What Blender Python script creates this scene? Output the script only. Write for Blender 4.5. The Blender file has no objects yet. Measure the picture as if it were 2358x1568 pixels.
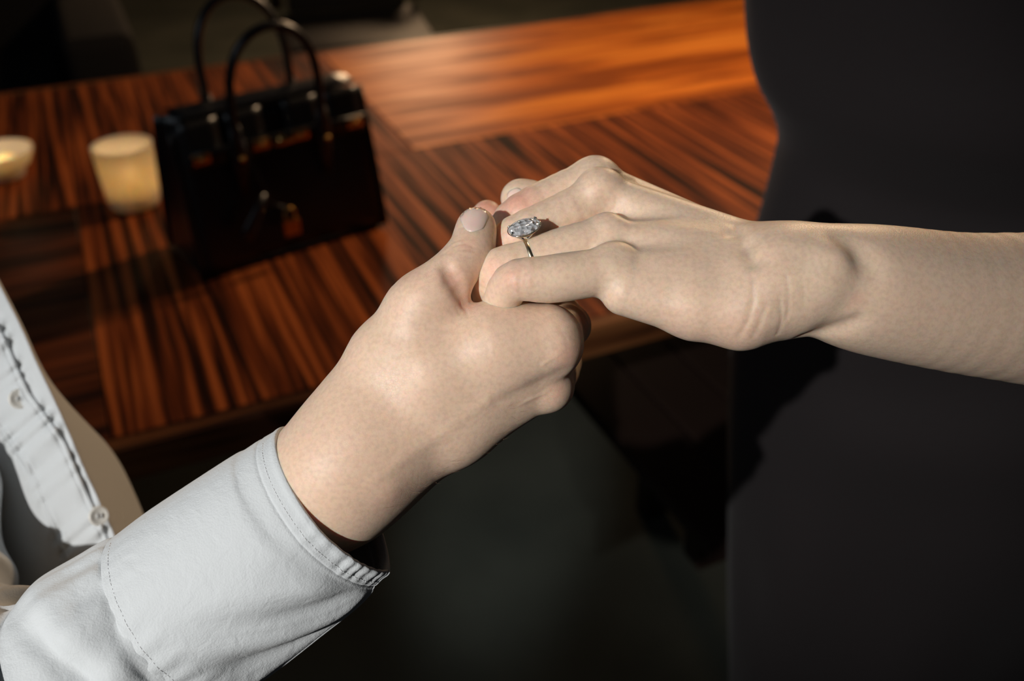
import bpy, bmesh, math, random
import numpy as np
from mathutils import Matrix, Vector, Euler

random.seed(4); RNG = np.random.default_rng(4)
S = bpy.context.scene
COL = S.collection

# ------------------------------------------------------------------ camera
F = 2210.0; CX, CY = 1179.0, 784.0
cam_d = bpy.data.cameras.new('camera'); cam = bpy.data.objects.new('camera', cam_d); COL.objects.link(cam)
cam_d.sensor_width = 36.0; cam_d.lens = F / 2358 * 36.0; cam_d.clip_start = 0.02; cam_d.clip_end = 60
CAM = Matrix.Translation((0, 0, 1.35)) @ Matrix.Rotation(math.radians(57.1), 4, 'X') @ Matrix.Rotation(math.radians(-0.87), 4, 'Z')
cam.matrix_world = CAM
cam_d.dof.use_dof = True; cam_d.dof.focus_distance = 0.345; cam_d.dof.aperture_fstop = 7.5
S.camera = cam
CAMN = np.array(CAM)

# ------------------------------------------------------------------ world, lights, exposure
W = bpy.data.worlds.new('world'); S.world = W; W.use_nodes = True
bg = W.node_tree.nodes['Background']; bg.inputs[0].default_value = (0.62, 0.72, 0.9, 1); bg.inputs[1].default_value = 0.014

def aim(o, target):
    d = Vector(target) - o.location
    o.rotation_euler = d.to_track_quat('-Z', 'Y').to_euler()
def light(name, kind, loc, target, energy, color, **kw):
    l = bpy.data.lights.new(name, kind); l.energy = energy; l.color = color
    for k, v in kw.items(): setattr(l, k, v)
    o = bpy.data.objects.new(name, l); COL.objects.link(o); o.location = loc; aim(o, target); return o
HANDS = Vector((0.0, 0.285, 1.165))
# hard low daylight from the left, behind the photographer
light('window_sunbeam', 'SPOT', HANDS + (CAM.to_3x3() @ Vector((-.50, -.02, .86))) * 1.6, HANDS + Vector((-.115, 0, -.02)), 100, (1.0, 0.975, 0.94), shadow_soft_size=0.012, spot_size=math.radians(26), spot_blend=0.95)
light('window_sky', 'AREA', (-1.5, -0.6, 2.2), HANDS + Vector((0, .4, -.2)), 4.0, (0.80, 0.90, 1.0), shape='SQUARE', size=0.8)
# warm lamp beyond the table, above the frame
light('room_lamp', 'AREA', (0.75, 1.95, 1.8), (-0.30, 1.3, 0.75), 14, (1.0, 0.68, 0.40), shape='DISK', size=0.16)
light('far_lamp', 'POINT', (-0.40, 4.6, 1.35), (-0.1, 1.6, 0.75), 46, (1.0, 0.64, 0.36), shadow_soft_size=0.22)
light('floor_patch_spot', 'SPOT', (-0.35, -1.35, 1.25), (-0.02, 1.58, 0.0), 170, (0.85, 0.95, 1.0), shadow_soft_size=0.05, spot_size=math.radians(10), spot_blend=0.9)  # narrow spot added only to brighten the floor patch under the table
vs = S.view_settings
vs.view_transform = 'Standard'; vs.look = 'None'; vs.gamma = 1; vs.use_curve_mapping = False; vs.exposure = 0.0

# ------------------------------------------------------------------ helpers
def srgb(r, g, b):
    f = lambda c: (c / 255 / 12.92) if c / 255 <= 0.04045 else ((c / 255 + 0.055) / 1.055) ** 2.4
    return (f(r), f(g), f(b), 1)
def tag(o, label=None, cat=None, group=None, kind=None):
    if label: o['label'] = label
    if cat: o['category'] = cat
    if group: o['group'] = group
    if kind: o['kind'] = kind
    return o
def link(name, me, mat=None, parent=None, smooth=True):
    o = bpy.data.objects.new(name, me); COL.objects.link(o)
    if mat: me.materials.append(mat)
    if smooth: me.polygons.foreach_set('use_smooth', [True] * len(me.polygons))
    if parent: o.parent = parent
    return o
def empty(name, loc, rz=0.0):
    o = bpy.data.objects.new(name, None); COL.objects.link(o); o.location = loc; o.rotation_euler = (0, 0, rz)
    o.empty_display_size = 0.05; return o
def mesh_np(name, v, quads):
    me = bpy.data.meshes.new(name)
    v = np.asarray(v, dtype=np.float32); q = np.asarray(quads, dtype=np.int32)
    me.vertices.add(len(v)); me.vertices.foreach_set('co', v.ravel())
    me.loops.add(q.size); me.loops.foreach_set('vertex_index', q.ravel())
    me.polygons.add(len(q)); me.polygons.foreach_set('loop_start', np.arange(0, q.size, q.shape[1], dtype=np.int32))
    me.update(calc_edges=True); me.validate(); return me
def to_obj(o_name, bm, mat, parent=None, smooth=True):
    me = bpy.data.meshes.new(o_name); bm.normal_update(); bm.to_mesh(me); bm.free()
    return link(o_name, me, mat, parent, smooth)

# camera-frame centimetres (x right, y up, z towards the camera, origin 34 cm in front of the lens) <-> world metres
D0 = 34.0
def P(px, py, dz=0.0):
    d = D0 - dz
    return np.array([(px - CX) / F * d, -(py - CY) / F * d, dz])
def RP(r, dz=0.0): return r * (D0 - dz) / F
def cam2world(p):
    p = np.asarray(p, dtype=float)
    q = np.stack([p[..., 0], p[..., 1], p[..., 2] - D0], -1) / 100.0
    return q @ CAMN[:3, :3].T + CAMN[:3, 3]
def world2cam(q):
    p = (np.asarray(q, dtype=float) - CAMN[:3, 3]) @ CAMN[:3, :3] * 100.0
    return p + np.array([0, 0, D0])

# ------------------------------------------------------------------ materials
def nmat(name):
    m = bpy.data.materials.new(name); m.use_nodes = True
    nt = m.node_tree; b = nt.nodes['Principled BSDF']; return m, nt, b
def node(nt, t, **kw):
    n = nt.nodes.new(t)
    for k, v in kw.items():
        if k.startswith('i_'):
            n.inputs[k[2:].replace('_', ' ')].default_value = v
        else: setattr(n, k, v)
    return n
def ramp(nt, src, stops):
    r = nt.nodes.new('ShaderNodeValToRGB'); e = r.color_ramp.elements
    while len(e) < len(stops): e.new(0.5)
    for i, (p, c) in enumerate(stops): e[i].position = p; e[i].color = c
    nt.links.new(src, r.inputs[0]); return r
def simple(name, color, rough=0.5, metal=0.0, bump=0.0, bscale=400, **kw):
    m, nt, b = nmat(name)
    b.inputs['Base Color'].default_value = color; b.inputs['Roughness'].default_value = rough; b.inputs['Metallic'].default_value = metal
    for k, v in kw.items(): b.inputs[k.replace('_', ' ')].default_value = v
    if bump:
        tc = node(nt, 'ShaderNodeTexCoord'); n = node(nt, 'ShaderNodeTexNoise', i_Scale=bscale, i_Detail=4.0)
        nt.links.new(tc.outputs['Object'], n.inputs['Vector'])
        bp = node(nt, 'ShaderNodeBump', i_Strength=bump, i_Distance=0.001)
        nt.links.new(n.outputs[0], bp.inputs['Height']); nt.links.new(bp.outputs[0], b.inputs['Normal'])
    return m

def skin_mat(name, base, pink, mottled):
    m, nt, b = nmat(name); L = nt.links.new
    tc = node(nt, 'ShaderNodeTexCoord')
    n1 = node(nt, 'ShaderNodeTexNoise', i_Scale=38.0, i_Detail=3.0); L(tc.outputs['Object'], n1.inputs['Vector'])
    n2 = node(nt, 'ShaderNodeTexNoise', i_Scale=600.0, i_Detail=2.0); L(tc.outputs['Object'], n2.inputs['Vector'])
    at = node(nt, 'ShaderNodeAttribute', attribute_name='flush')
    mx = node(nt, 'ShaderNodeMath', operation='MULTIPLY_ADD'); L(n1.outputs[0], mx.inputs[0]); mx.inputs[1].default_value = mottled; L(at.outputs['Fac'], mx.inputs[2])
    mx.use_clamp = True
    c = node(nt, 'ShaderNodeMix', data_type='RGBA'); L(mx.outputs[0], c.inputs[0]); c.inputs[6].default_value = base; c.inputs[7].default_value = pink
    r2 = ramp(nt, n2.outputs[0], [(0.3, (0.90, 0.88, 0.87, 1)), (0.6, (1, 1, 1, 1))])
    c2 = node(nt, 'ShaderNodeMix', data_type='RGBA', blend_type='MULTIPLY'); c2.inputs[0].default_value = 1.0
    L(c.outputs[2], c2.inputs[6]); L(r2.outputs[0], c2.inputs[7]); L(c2.outputs[2], b.inputs['Base Color'])
    b.inputs['Subsurface Weight'].default_value = 1.0; b.inputs['Subsurface Scale'].default_value = 0.0022
    b.inputs['Subsurface Radius'].default_value = (1.0, 0.35, 0.16)
    b.inputs['Roughness'].default_value = 0.47; b.inputs['Specular IOR Level'].default_value = 0.45
    vo = node(nt, 'ShaderNodeTexVoronoi', feature='DISTANCE_TO_EDGE', i_Scale=1000.0, i_Randomness=1.0)
    st = node(nt, 'ShaderNodeMapping'); L(tc.outputs['Object'], st.inputs[0]); st.inputs['Scale'].default_value = (1.0, 0.7, 1.25)
    L(st.outputs[0], vo.inputs['Vector'])
    vr = ramp(nt, vo.outputs[0], [(0.0, (0, 0, 0, 1)), (0.09, (1, 1, 1, 1))])
    n3 = node(nt, 'ShaderNodeTexNoise', i_Scale=260.0, i_Detail=5.0); L(tc.outputs['Object'], n3.inputs['Vector'])
    ad = node(nt, 'ShaderNodeMath', operation='MULTIPLY_ADD'); L(vr.outputs[0], ad.inputs[0]); ad.inputs[1].default_value = 0.35; L(n3.outputs[0], ad.inputs[2])
    bp = node(nt, 'ShaderNodeBump', i_Strength=0.25, i_Distance=0.0003); L(ad.outputs[0], bp.inputs['Height'])
    L(bp.outputs[0], b.inputs['Normal'])
    return m
SKIN_W = skin_mat('skin_fair', srgb(235, 210, 186), srgb(230, 178, 158), 0.14)
SKIN_M = skin_mat('skin_light', srgb(233, 206, 182), srgb(224, 168, 146), 0.18)
NAIL = simple('fingernail', srgb(238, 204, 192), 0.28, Subsurface_Weight=0.6, Subsurface_Scale=0.0015)

def cloth_mat(name, col, weave, rough=0.9, strength=0.35, sheen=0.15):
    m, nt, b = nmat(name); L = nt.links.new
    b.inputs['Base Color'].default_value = col; b.inputs['Roughness'].default_value = rough
    b.inputs['Sheen Weight'].default_value = sheen; b.inputs['Specular IOR Level'].default_value = 0.2
    tc = node(nt, 'ShaderNodeTexCoord')
    n = node(nt, 'ShaderNodeTexNoise', i_Scale=weave, i_Detail=3.0); L(tc.outputs['Object'], n.inputs['Vector'])
    n2 = node(nt, 'ShaderNodeTexNoise', i_Scale=weave / 9, i_Detail=4.0, i_Distortion=0.6); L(tc.outputs['Object'], n2.inputs['Vector'])
    ad = node(nt, 'ShaderNodeMath', operation='MULTIPLY_ADD'); L(n2.outputs[0], ad.inputs[0]); ad.inputs[1].default_value = 3.0; L(n.outputs[0], ad.inputs[2])
    bp = node(nt, 'ShaderNodeBump', i_Strength=strength, i_Distance=0.0005); L(ad.outputs[0], bp.inputs['Height']); L(bp.outputs[0], b.inputs['Normal'])
    return m
SHIRT = cloth_mat('white_cotton', srgb(206, 210, 212), 1400)
DRESS = cloth_mat('black_fabric', srgb(35, 31, 32), 900, 0.85, 0.3, 0.05)
THREAD = simple('white_thread', srgb(205, 207, 208), 0.8)

# ------------------------------------------------------------------ signed distance modelling
def cap(a, b, ra, rb, flat=None):
    return ('cap', np.array(a), np.array(b), ra, rb, flat)
def prim(p, s):
    _, a, b, ra, rb, flat = s
    ba = b - a; l2 = max(float(ba @ ba), 1e-9)
    pa = p - a
    t = np.clip(pa @ ba / l2, 0, 1)
    v = pa - t[:, None] * ba
    if flat is not None:
        n, sc = flat
        dn = v @ n
        v = v + np.outer(dn * (1 / sc - 1), n)
        return (np.sqrt(np.einsum('ij,ij->i', v, v)) - (ra + (rb - ra) * t)) * min(1.0, sc)
    return np.sqrt(np.einsum('ij,ij->i', v, v)) - (ra + (rb - ra) * t)
def smin(a, b, k):
    h = np.maximum(k - np.abs(a - b), 0) / k
    return np.minimum(a, b) - h * h * k * 0.25
def dents(p, f, L):
    pc = (p.min(0) + p.max(0)) / 2; R = np.linalg.norm(p - pc, axis=1).max()
    for c, r, a in L:
        if math.dist(c, pc) < R + 2.6 * r:
            v = p - c; f = f + a * np.exp(-np.einsum('ij,ij->i', v, v) / (r * r))
    return f
def smax(a, b, k): return -smin(-a, -b, k)
def chain(pts, flat=None):
    """pts: (px, py, dz, r_px) -> list of tapered capsules"""
    out = []; A = np.array(pts, float)
    if len(A) > 2:                                  # smooth the polyline so a finger bends without lumps
        E = np.vstack([2 * A[0] - A[1], A, 2 * A[-1] - A[-2]]); new = []
        for i in range(1, len(E) - 2):
            for t in (0, .25, .5, .75):
                new.append(0.5 * (2 * E[i] + (E[i + 1] - E[i - 1]) * t + (2 * E[i - 1] - 5 * E[i] + 4 * E[i + 1] - E[i + 2]) * t * t + (3 * E[i] - E[i - 1] - 3 * E[i + 1] + E[i + 2]) * t ** 3))
        pts = new + [A[-1]]
    for (x0, y0, z0, r0), (x1, y1, z1, r1) in zip(pts[:-1], pts[1:]):
        out.append(cap(P(x0, y0, z0), P(x1, y1, z1), RP(r0, z0), RP(r1, z1), flat))
    return out
PACK = {}
def ev(p, prims, k):
    if len(p) > 40 and len(prims) > 2:       # skip the capsules that cannot matter anywhere in this clump of points
        lo, hi = p.min(0), p.max(0); c = (lo + hi) / 2; R = np.linalg.norm(hi - lo) / 2
        if R < 3.6:
            if id(prims) not in PACK:
                A = np.array([s[1] for s in prims]); BA = np.array([s[2] for s in prims]) - A
                PACK[id(prims)] = (prims, A, BA, np.maximum((BA ** 2).sum(1), 1e-9), np.array([s[3] for s in prims]), np.array([s[4] for s in prims]))
            _, A, BA, L2, RA, RB = PACK[id(prims)]
            pa = c - A; t = ((pa * BA).sum(1) / L2).clip(0, 1); v = pa - t[:, None] * BA
            dc = np.sqrt((v * v).sum(1)) - RA - (RB - RA) * t; b = dc.min() + R + k
            prims = [prims[i] for i in np.flatnonzero(dc - R <= b)]
    f = prim(p, prims[0])
    for s in prims[1:]: f = smin(f, prim(p, s), k)
    return f
def clumps(fn, p, size=1.7):
    """evaluate fn over spatially coherent clumps"""
    key = np.floor((p - p.min(0)) / size).astype(np.int64); key = (key[:, 0] * 4096 + key[:, 1]) * 4096 + key[:, 2]
    o = np.argsort(key, kind='stable'); ks = key[o]; cut = np.flatnonzero(np.diff(ks)) + 1
    out = np.empty(len(p))
    for g in np.split(o, cut): out[g] = fn(p[g])
    return out
def seg_d(p, pts):
    d = None
    for a, b in zip(pts[:-1], pts[1:]):
        ba = b - a; t = np.clip((p - a) @ ba / max(float(ba @ ba), 1e-9), 0, 1)
        v = p - a - t[:, None] * ba; q = np.einsum('ij,ij->i', v, v)
        d = q if d is None else np.minimum(d, q)
    return np.sqrt(d)
def grooves(p, f, items):
    """items: (polyline [(px,py,dz)..], width cm, depth cm (+ dent, - ridge)); polylines are snapped to the surface by the caller"""
    pc = p.mean(0); pr = np.abs(p - pc).max() * 1.8 if len(p) < 60000 else 1e9
    for pts, w, dep in items:
        P3 = pts
        c = sum(P3) / len(P3); R = max(np.linalg.norm(q - c) for q in P3) + 3 * w
        if np.linalg.norm(c - pc) > R + pr: continue
        m = np.einsum('ij,ij->i', p - c, p - c) < R * R
        if m.any():
            d = seg_d(p[m], P3); f[m] += dep * np.exp(-(d / w) ** 2)
    return f

def grid_mesh(fn, lo, hi, h):
    lo = np.array(lo, float); hi = np.array(hi, float); B = 5; B0 = 6
    n0 = np.ceil((hi - lo) / (h * B * B0)).astype(int); nc = n0 * B0; n = nc * B
    centres = lambda ijk, step: lo + (ijk + 0.5) * step
    all0 = np.indices(n0).reshape(3, -1).T
    f0 = fn(centres(all0, h * B * B0)).reshape(n0)
    near0 = np.abs(f0) < (h * B * B0 * 0.87 + 0.9)
    fc = np.repeat(np.repeat(np.repeat(f0, B0, 0), B0, 1), B0, 2)
    a0 = np.repeat(np.repeat(np.repeat(near0, B0, 0), B0, 1), B0, 2)
    ic = np.argwhere(a0); fc[a0] = clumps(fn, centres(ic, h * B), 2.0)
    rad = h * B * 0.87 + h * 2 + 0.12
    act = (np.abs(fc) < rad * 1.15) & a0
    up = lambda a: np.repeat(np.repeat(np.repeat(a, B, 0), B, 1), B, 2)
    Fv = up(np.where(fc > 0, 9.0, -9.0)).astype(np.float32); A = up(act)
    idx = np.argwhere(A)
    vals = np.empty(len(idx), np.float32)
    vals[:] = clumps(fn, lo + (idx + 0.5) * h)
    Fv[A] = vals
    neg = Fv < 0
    # surface nets
    c = [neg[i:neg.shape[0] - 1 + i, j:neg.shape[1] - 1 + j, k:neg.shape[2] - 1 + k] for i in (0, 1) for j in (0, 1) for k in (0, 1)]
    cnt = sum(x.astype(np.int8) for x in c)
    cells = np.argwhere((cnt > 0) & (cnt < 8))
    vid = -np.ones(cnt.shape, np.int32); vid[tuple(cells.T)] = np.arange(len(cells))
    acc = np.zeros((len(cells), 3)); num = np.zeros(len(cells))
    corners = [(i, j, k) for i in (0, 1) for j in (0, 1) for k in (0, 1)]
    cv = {o: Fv[cells[:, 0] + o[0], cells[:, 1] + o[1], cells[:, 2] + o[2]].astype(float) for o in corners}
    for a in corners:
        for d in range(3):
            if a[d] == 0:
                b = list(a); b[d] = 1; b = tuple(b)
                fa, fb = cv[a], cv[b]; m = (fa < 0) != (fb < 0)
                t = fa[m] / (fa[m] - fb[m]); q = np.tile(np.array(a, float), (m.sum(), 1)); q[:, d] += t
                acc[m] += q; num[m] += 1
    V = lo + (cells + acc / num[:, None] + 0.5) * h
    quads = []
    for d in range(3):
        u, v = [(1, 2), (2, 0), (0, 1)][d]
        s0 = [slice(1, -1)] * 3; s0[d] = slice(0, -1); s1 = list(s0); s1[d] = slice(1, None)
        n0 = neg[tuple(s0)]; n1 = neg[tuple(s1)]
        e = np.argwhere(n0 != n1)
        fl = n0[tuple(e.T)]
        e = e + np.array([0 if k == d else 1 for k in range(3)])
        def vi(du, dv):
            w = e.copy(); w[:, u] += du; w[:, v] += dv
            ok = (w >= 0).all(1) & (w < np.array(vid.shape)).all(1)
            r = -np.ones(len(w), np.int32); r[ok] = vid[tuple(w[ok].T)]; return r
        q = np.stack([vi(-1, -1), vi(0, -1), vi(0, 0), vi(-1, 0)], 1)
        q[~fl] = q[~fl][:, ::-1]; quads.append(q[(q >= 0).all(1)])
    Q = np.concatenate(quads)
    for _ in range(1):                      # pull the net onto the true surface
        g = grad(fn, V); f0 = clumps(fn, V)
        V = V - np.clip(f0, -h, h)[:, None] * g
    return V, Q
def grad(fn, V, e=0.02):
    K = np.array([[1, -1, -1], [-1, -1, 1], [-1, 1, -1], [1, 1, 1]], float)
    g = sum(k[None, :] * clumps(fn, V + k * e)[:, None] for k in K)
    return g / np.maximum(np.linalg.norm(g, axis=1, keepdims=True), 1e-9)
def snap_vec(fn, xy, near=6.0, far=-25.0):
    """first hit of the view rays through photo pixels with a body's surface (where a crease or nail sits on it)"""
    o = np.array([P(x, y, near) for x, y in xy]); d = np.array([P(x, y, far) for x, y in xy]) - o
    L = np.linalg.norm(d, axis=1); d /= L[:, None]; t = np.zeros(len(o)); live = np.ones(len(o), bool); hit = np.zeros(len(o), bool)
    for _ in range(90):
        i = np.flatnonzero(live)
        if not len(i): break
        f = fn(o[i] + d[i] * t[i][:, None])
        h = f < 0.004; hit[i[h]] = True
        t[i[~h]] += np.maximum(f[~h] * 0.85, 0.004)
        live[i[h]] = False; live &= t < L
    return o + d * t[:, None], hit
def add_dents(fn, L, items):
    q, ok = snap_vec(fn, [(x, y) for x, y, r, a in items])
    L += [(q[i], items[i][2], items[i][3]) for i in range(len(items)) if ok[i]]
def add_grooves(fn, L, items):
    q, ok = snap_vec(fn, [p for pts, w, d in items for p in pts]); k = 0; out = []
    for pts, w, dep in items:
        n = len(pts); g = [q[k + i] for i in range(n) if ok[k + i]]; k += n
        if len(g) > 1: out.append((g, w, dep))
    L += out
def flush_attr(me, V, spots):
    a = np.zeros(len(V))
    for c, r, s in spots:
        d = np.linalg.norm(V - c, axis=1); a += s * np.exp(-(d / r) ** 2)
    at = me.attributes.new('flush', 'FLOAT', 'POINT'); at.data.foreach_set('value', np.clip(a, -0.3, 1).astype(np.float32))
def nail_mesh(name, fn, base_px, tip_px, half_w, nu, mat, parent, dome=0.035, label=None, near=6.0):
    """a domed nail plate laid on a fingertip: base and tip given where the photo shows them"""
    b = np.array(base_px, float); t = np.array(tip_px, float); ax = t - b; L = np.linalg.norm(ax); ax /= L; sd = np.array([-ax[1], ax[0]])
    n = 15; pts = []
    for j in range(n):
        v = j / (n - 1)
        w = half_w * (math.sin(math.pi * min(1, 0.12 + v * 0.9)) ** 0.28 if v < 0.5 else (1 - max(0, (v - .8) / .2) ** 2 * .35))
        w *= (0.72 + 0.28 * min(1, v * 4))
        for i in range(n):
            u = i / (n - 1) * 2 - 1
            bow = 0.16 * L * (1 - u * u) * (1 if v > 0.5 else -1) * abs(2 * v - 1)
            q = b + ax * (v * L + bow) + sd * u * w
            pts.append(q)
    pts, ok = snap_vec(fn, pts, near)
    c = pts[ok].mean(0); pts[~ok] = c
    g = grad(fn, pts)
    uu = np.tile(np.linspace(-1, 1, n), n); vv = np.repeat(np.linspace(0, 1, n), n)
    lift = 0.004 + dome * (1 - np.abs(uu) ** 4) * np.minimum(1, vv * 6 + 0.1)
    top = pts + g * lift[:, None]; bot = pts - g * 0.03
    V = np.concatenate([top, bot]); N = n * n; q = []
    for j in range(n - 1):
        for i in range(n - 1):
            a = j * n + i; q.append((a, a + 1, a + n + 1, a + n)); q.append((a + N, a + n + N, a + n + 1 + N, a + 1 + N))
    for i in range(n - 1):
        for a, b2 in ((i, i + 1), ((n - 1) * n + i + 1, (n - 1) * n + i), ((i + 1) * n, i * n), (i * n + n - 1, (i + 1) * n + n - 1)):
            q.append((b2, a, a + N, b2 + N))
    me = mesh_np(name, cam2world(V), q)
    bm = bmesh.new(); bm.from_mesh(me); bmesh.ops.recalc_face_normals(bm, faces=bm.faces); bm.to_mesh(me); bm.free()
    o = link(name, me, mat, parent)
    if label: o['label'] = label
    return o

# ================================================================== THE ROOM

def bx(bm, lo, hi, M=None, bev=0.0, seg=2):
    b2 = bmesh.new(); bmesh.ops.create_cube(b2, size=1.0)
    for v in b2.verts: v.co = Vector([lo[i] + (v.co[i] + .5) * (hi[i] - lo[i]) for i in range(3)])
    if bev: bmesh.ops.bevel(b2, geom=b2.edges[:], offset=bev, segments=seg, profile=0.6, affect='EDGES')
    if M is not None: bmesh.ops.transform(b2, matrix=M, verts=b2.verts)
    me = bpy.data.meshes.new('t'); b2.to_mesh(me); b2.free(); bm.from_mesh(me); bpy.data.meshes.remove(me)
def tube(bm, pts, r, n=10, flat=1.0, up=None, closed=False, taper=None):
    """sweep an ellipse (r wide, r*flat thick along `up`) along a polyline"""
    pts = [Vector(p) for p in pts]; rings = []; N = len(pts)
    for i, p in enumerate(pts):
        a = pts[(i - 1) % N] if (closed or i > 0) else p; b = pts[(i + 1) % N] if (closed or i < N - 1) else p
        t = (b - a).normalized(); u = Vector(up) if up is not None else (Vector((0, 0, 1)) if abs(t.z) < .9 else Vector((1, 0, 0)))
        u = (u - t * u.dot(t)).normalized(); s_ = t.cross(u); k = taper(i / (N - 1)) if taper else 1.0
        rings.append([bm.verts.new(p + (s_ * math.cos(2 * math.pi * j / n) + u * flat * math.sin(2 * math.pi * j / n)) * r * k) for j in range(n)])
    for i in range(N if closed else N - 1):
        A, B = rings[i], rings[(i + 1) % N]
        for j in range(n): bm.faces.new((A[j], A[(j + 1) % n], B[(j + 1) % n], B[j]))
    if not closed: bm.faces.new(rings[0][::-1]); bm.faces.new(rings[-1])
def lathe(bm, prof, n=32, c=(0, 0, 0)):
    rings = [[bm.verts.new((c[0] + r * math.cos(2 * math.pi * j / n), c[1] + r * math.sin(2 * math.pi * j / n), c[2] + z)) for j in range(n)] for r, z in prof]
    for A, B in zip(rings[:-1], rings[1:]):
        for j in range(n): bm.faces.new((A[j], A[(j + 1) % n], B[(j + 1) % n], B[j]))
    bm.faces.new(rings[0][::-1]); bm.faces.new(rings[-1])

# floor and far wall
def floor_mat():
    m, nt, b = nmat('dark_carpet'); L = nt.links.new
    tc = node(nt, 'ShaderNodeTexCoord'); n = node(nt, 'ShaderNodeTexNoise', i_Scale=3.0, i_Detail=6.0); L(tc.outputs['Object'], n.inputs['Vector'])
    r = ramp(nt, n.outputs[0], [(0.3, srgb(52, 56, 48)), (0.7, srgb(74, 76, 66))]); L(r.outputs[0], b.inputs['Base Color'])
    b.inputs['Roughness'].default_value = 0.95
    n2 = node(nt, 'ShaderNodeTexNoise', i_Scale=300.0, i_Detail=3.0); L(tc.outputs['Object'], n2.inputs['Vector'])
    bp = node(nt, 'ShaderNodeBump', i_Strength=0.5, i_Distance=0.003); L(n2.outputs[0], bp.inputs['Height']); L(bp.outputs[0], b.inputs['Normal'])
    return m
bm = bmesh.new(); bx(bm, (-4, -1.6, -0.05), (4, 7.0, 0.0)); tag(to_obj('floor', bm, floor_mat(), smooth=False), 'dark grey green carpeted floor', kind='structure')
wallm = simple('dark_plaster', srgb(60, 52, 44), 0.9, bump=0.3, bscale=60)
bm = bmesh.new(); bx(bm, (-4, 7.0, 0), (4, 7.1, 3.0)); tag(to_obj('wall_back', bm, wallm, smooth=False), kind='structure')
bm = bmesh.new(); bx(bm, (-4.1, -1.6, 0), (-4, 7.0, 3.0)); tag(to_obj('wall_left', bm, wallm, smooth=False), kind='structure')
bm = bmesh.new(); bx(bm, (4, -1.6, 0), (4.1, 7.0, 3.0)); tag(to_obj('wall_right', bm, wallm, smooth=False), kind='structure')

# ---------------------------------------------------------------- table
def wood(name, dark, mid, light, rough, scale, stretch, axis='Y', gloss=0.5):
    m, nt, b = nmat(name); L = nt.links.new
    tc = node(nt, 'ShaderNodeTexCoord'); mp = node(nt, 'ShaderNodeMapping'); L(tc.outputs['Object'], mp.inputs[0])
    sc = [scale, scale, scale]; sc['XYZ'.index(axis)] = scale / stretch; mp.inputs['Scale'].default_value = sc
    n = node(nt, 'ShaderNodeTexNoise', i_Scale=1.0, i_Detail=4.0, i_Roughness=0.55, i_Distortion=0.25); L(mp.outputs[0], n.inputs['Vector'])
    r = ramp(nt, n.outputs[0], [(0.40, dark), (0.50, mid), (0.62, light)]); L(r.outputs[0], b.inputs['Base Color'])
    b.inputs['Roughness'].default_value = rough; b.inputs['Specular IOR Level'].default_value = gloss * .35
    r2 = ramp(nt, n.outputs[0], [(0.3, (rough + .12,) * 3 + (1,)), (0.7, (rough - .04,) * 3 + (1,))]); L(r2.outputs[0], b.inputs['Roughness'])
    bp = node(nt, 'ShaderNodeBump', i_Strength=0.15, i_Distance=0.001); L(n.outputs[0], bp.inputs['Height']); L(bp.outputs[0], b.inputs['Normal'])
    return m
DK, MD, LT = srgb(38, 17, 9), srgb(112, 52, 24), srgb(176, 92, 44)
WV = wood('striped_veneer_across', DK, MD, LT, 0.50, 80.0, 40.0, 'Y', 0.3)
WU = wood('striped_veneer_along', srgb(146, 72, 22), srgb(200, 106, 36), srgb(230, 136, 52), 0.42, 22.0, 9.0, 'X')
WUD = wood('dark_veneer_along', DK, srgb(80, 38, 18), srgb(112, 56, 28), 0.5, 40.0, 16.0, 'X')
WE = wood('table_edge_wood', srgb(60, 34, 20), srgb(98, 58, 32), srgb(120, 76, 44), 0.4, 30.0, 12.0, 'X')
WD = simple('black_brown_wood', srgb(40, 26, 20), 0.55)
TA = math.radians(23.6)
# table frame: u along the near edge, v away from it; origin at the near edge
tu = Vector((math.cos(TA), math.sin(TA), 0)); tv = Vector((-math.sin(TA), math.cos(TA), 0))
TO = tv * 0.835
table = empty('dining_table', (TO.x, TO.y, 0.0), TA); tag(table, 'large glossy striped wood dining table under the black handbag', 'table')
def tbox(name, lo, hi, mat, bev=0.002, smooth=False):
    bm = bmesh.new(); bx(bm, lo, hi, bev=bev, seg=1); return to_obj(name, bm, mat, table, smooth)
U0, U1, D1 = -1.25, 1.62, 1.255
tbox('table_core', (U0, 0.004, 0.712), (U1, D1, 0.742), WD)
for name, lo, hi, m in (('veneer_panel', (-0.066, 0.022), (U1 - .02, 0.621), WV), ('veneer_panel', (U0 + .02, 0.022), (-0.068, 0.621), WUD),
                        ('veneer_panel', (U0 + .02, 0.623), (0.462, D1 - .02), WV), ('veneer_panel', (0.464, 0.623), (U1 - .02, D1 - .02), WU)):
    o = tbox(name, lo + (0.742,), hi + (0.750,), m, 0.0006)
tbox('edge_strip', (U0, 0.0, 0.706), (U1, 0.0215, 0.7503), WE, 0.003)
tbox('edge_strip', (U0, D1 - .0195, 0.706), (U1, D1, 0.7503), WE, 0.003)
tbox('edge_strip', (U0, 0.022, 0.706), (U0 + .0195, D1 - .02, 0.7503), WE, 0.003)
tbox('edge_strip', (U1 - .0195, 0.022, 0.706), (U1, D1 - .02, 0.7503), WE, 0.003)
for u in (-0.95, 1.35):
    tbox('table_leg', (u, 0.30, 0.0), (u + .09, 0.39, 0.712), WD, 0.004)
    tbox('table_leg', (u, 0.95, 0.0), (u + .09, 1.04, 0.712), WD, 0.004)
    tbox('foot_rail', (u + .01, 0.391, 0.10), (u + .08, 0.949, 0.17), WD, 0.004)
    bm = bmesh.new(); tube(bm, [(u - .30, .345, .70), (u + .01, .345, .16)], .035, 4, up=(0, 1, 0)); to_obj('brace', bm, WD, table, False)

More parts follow.
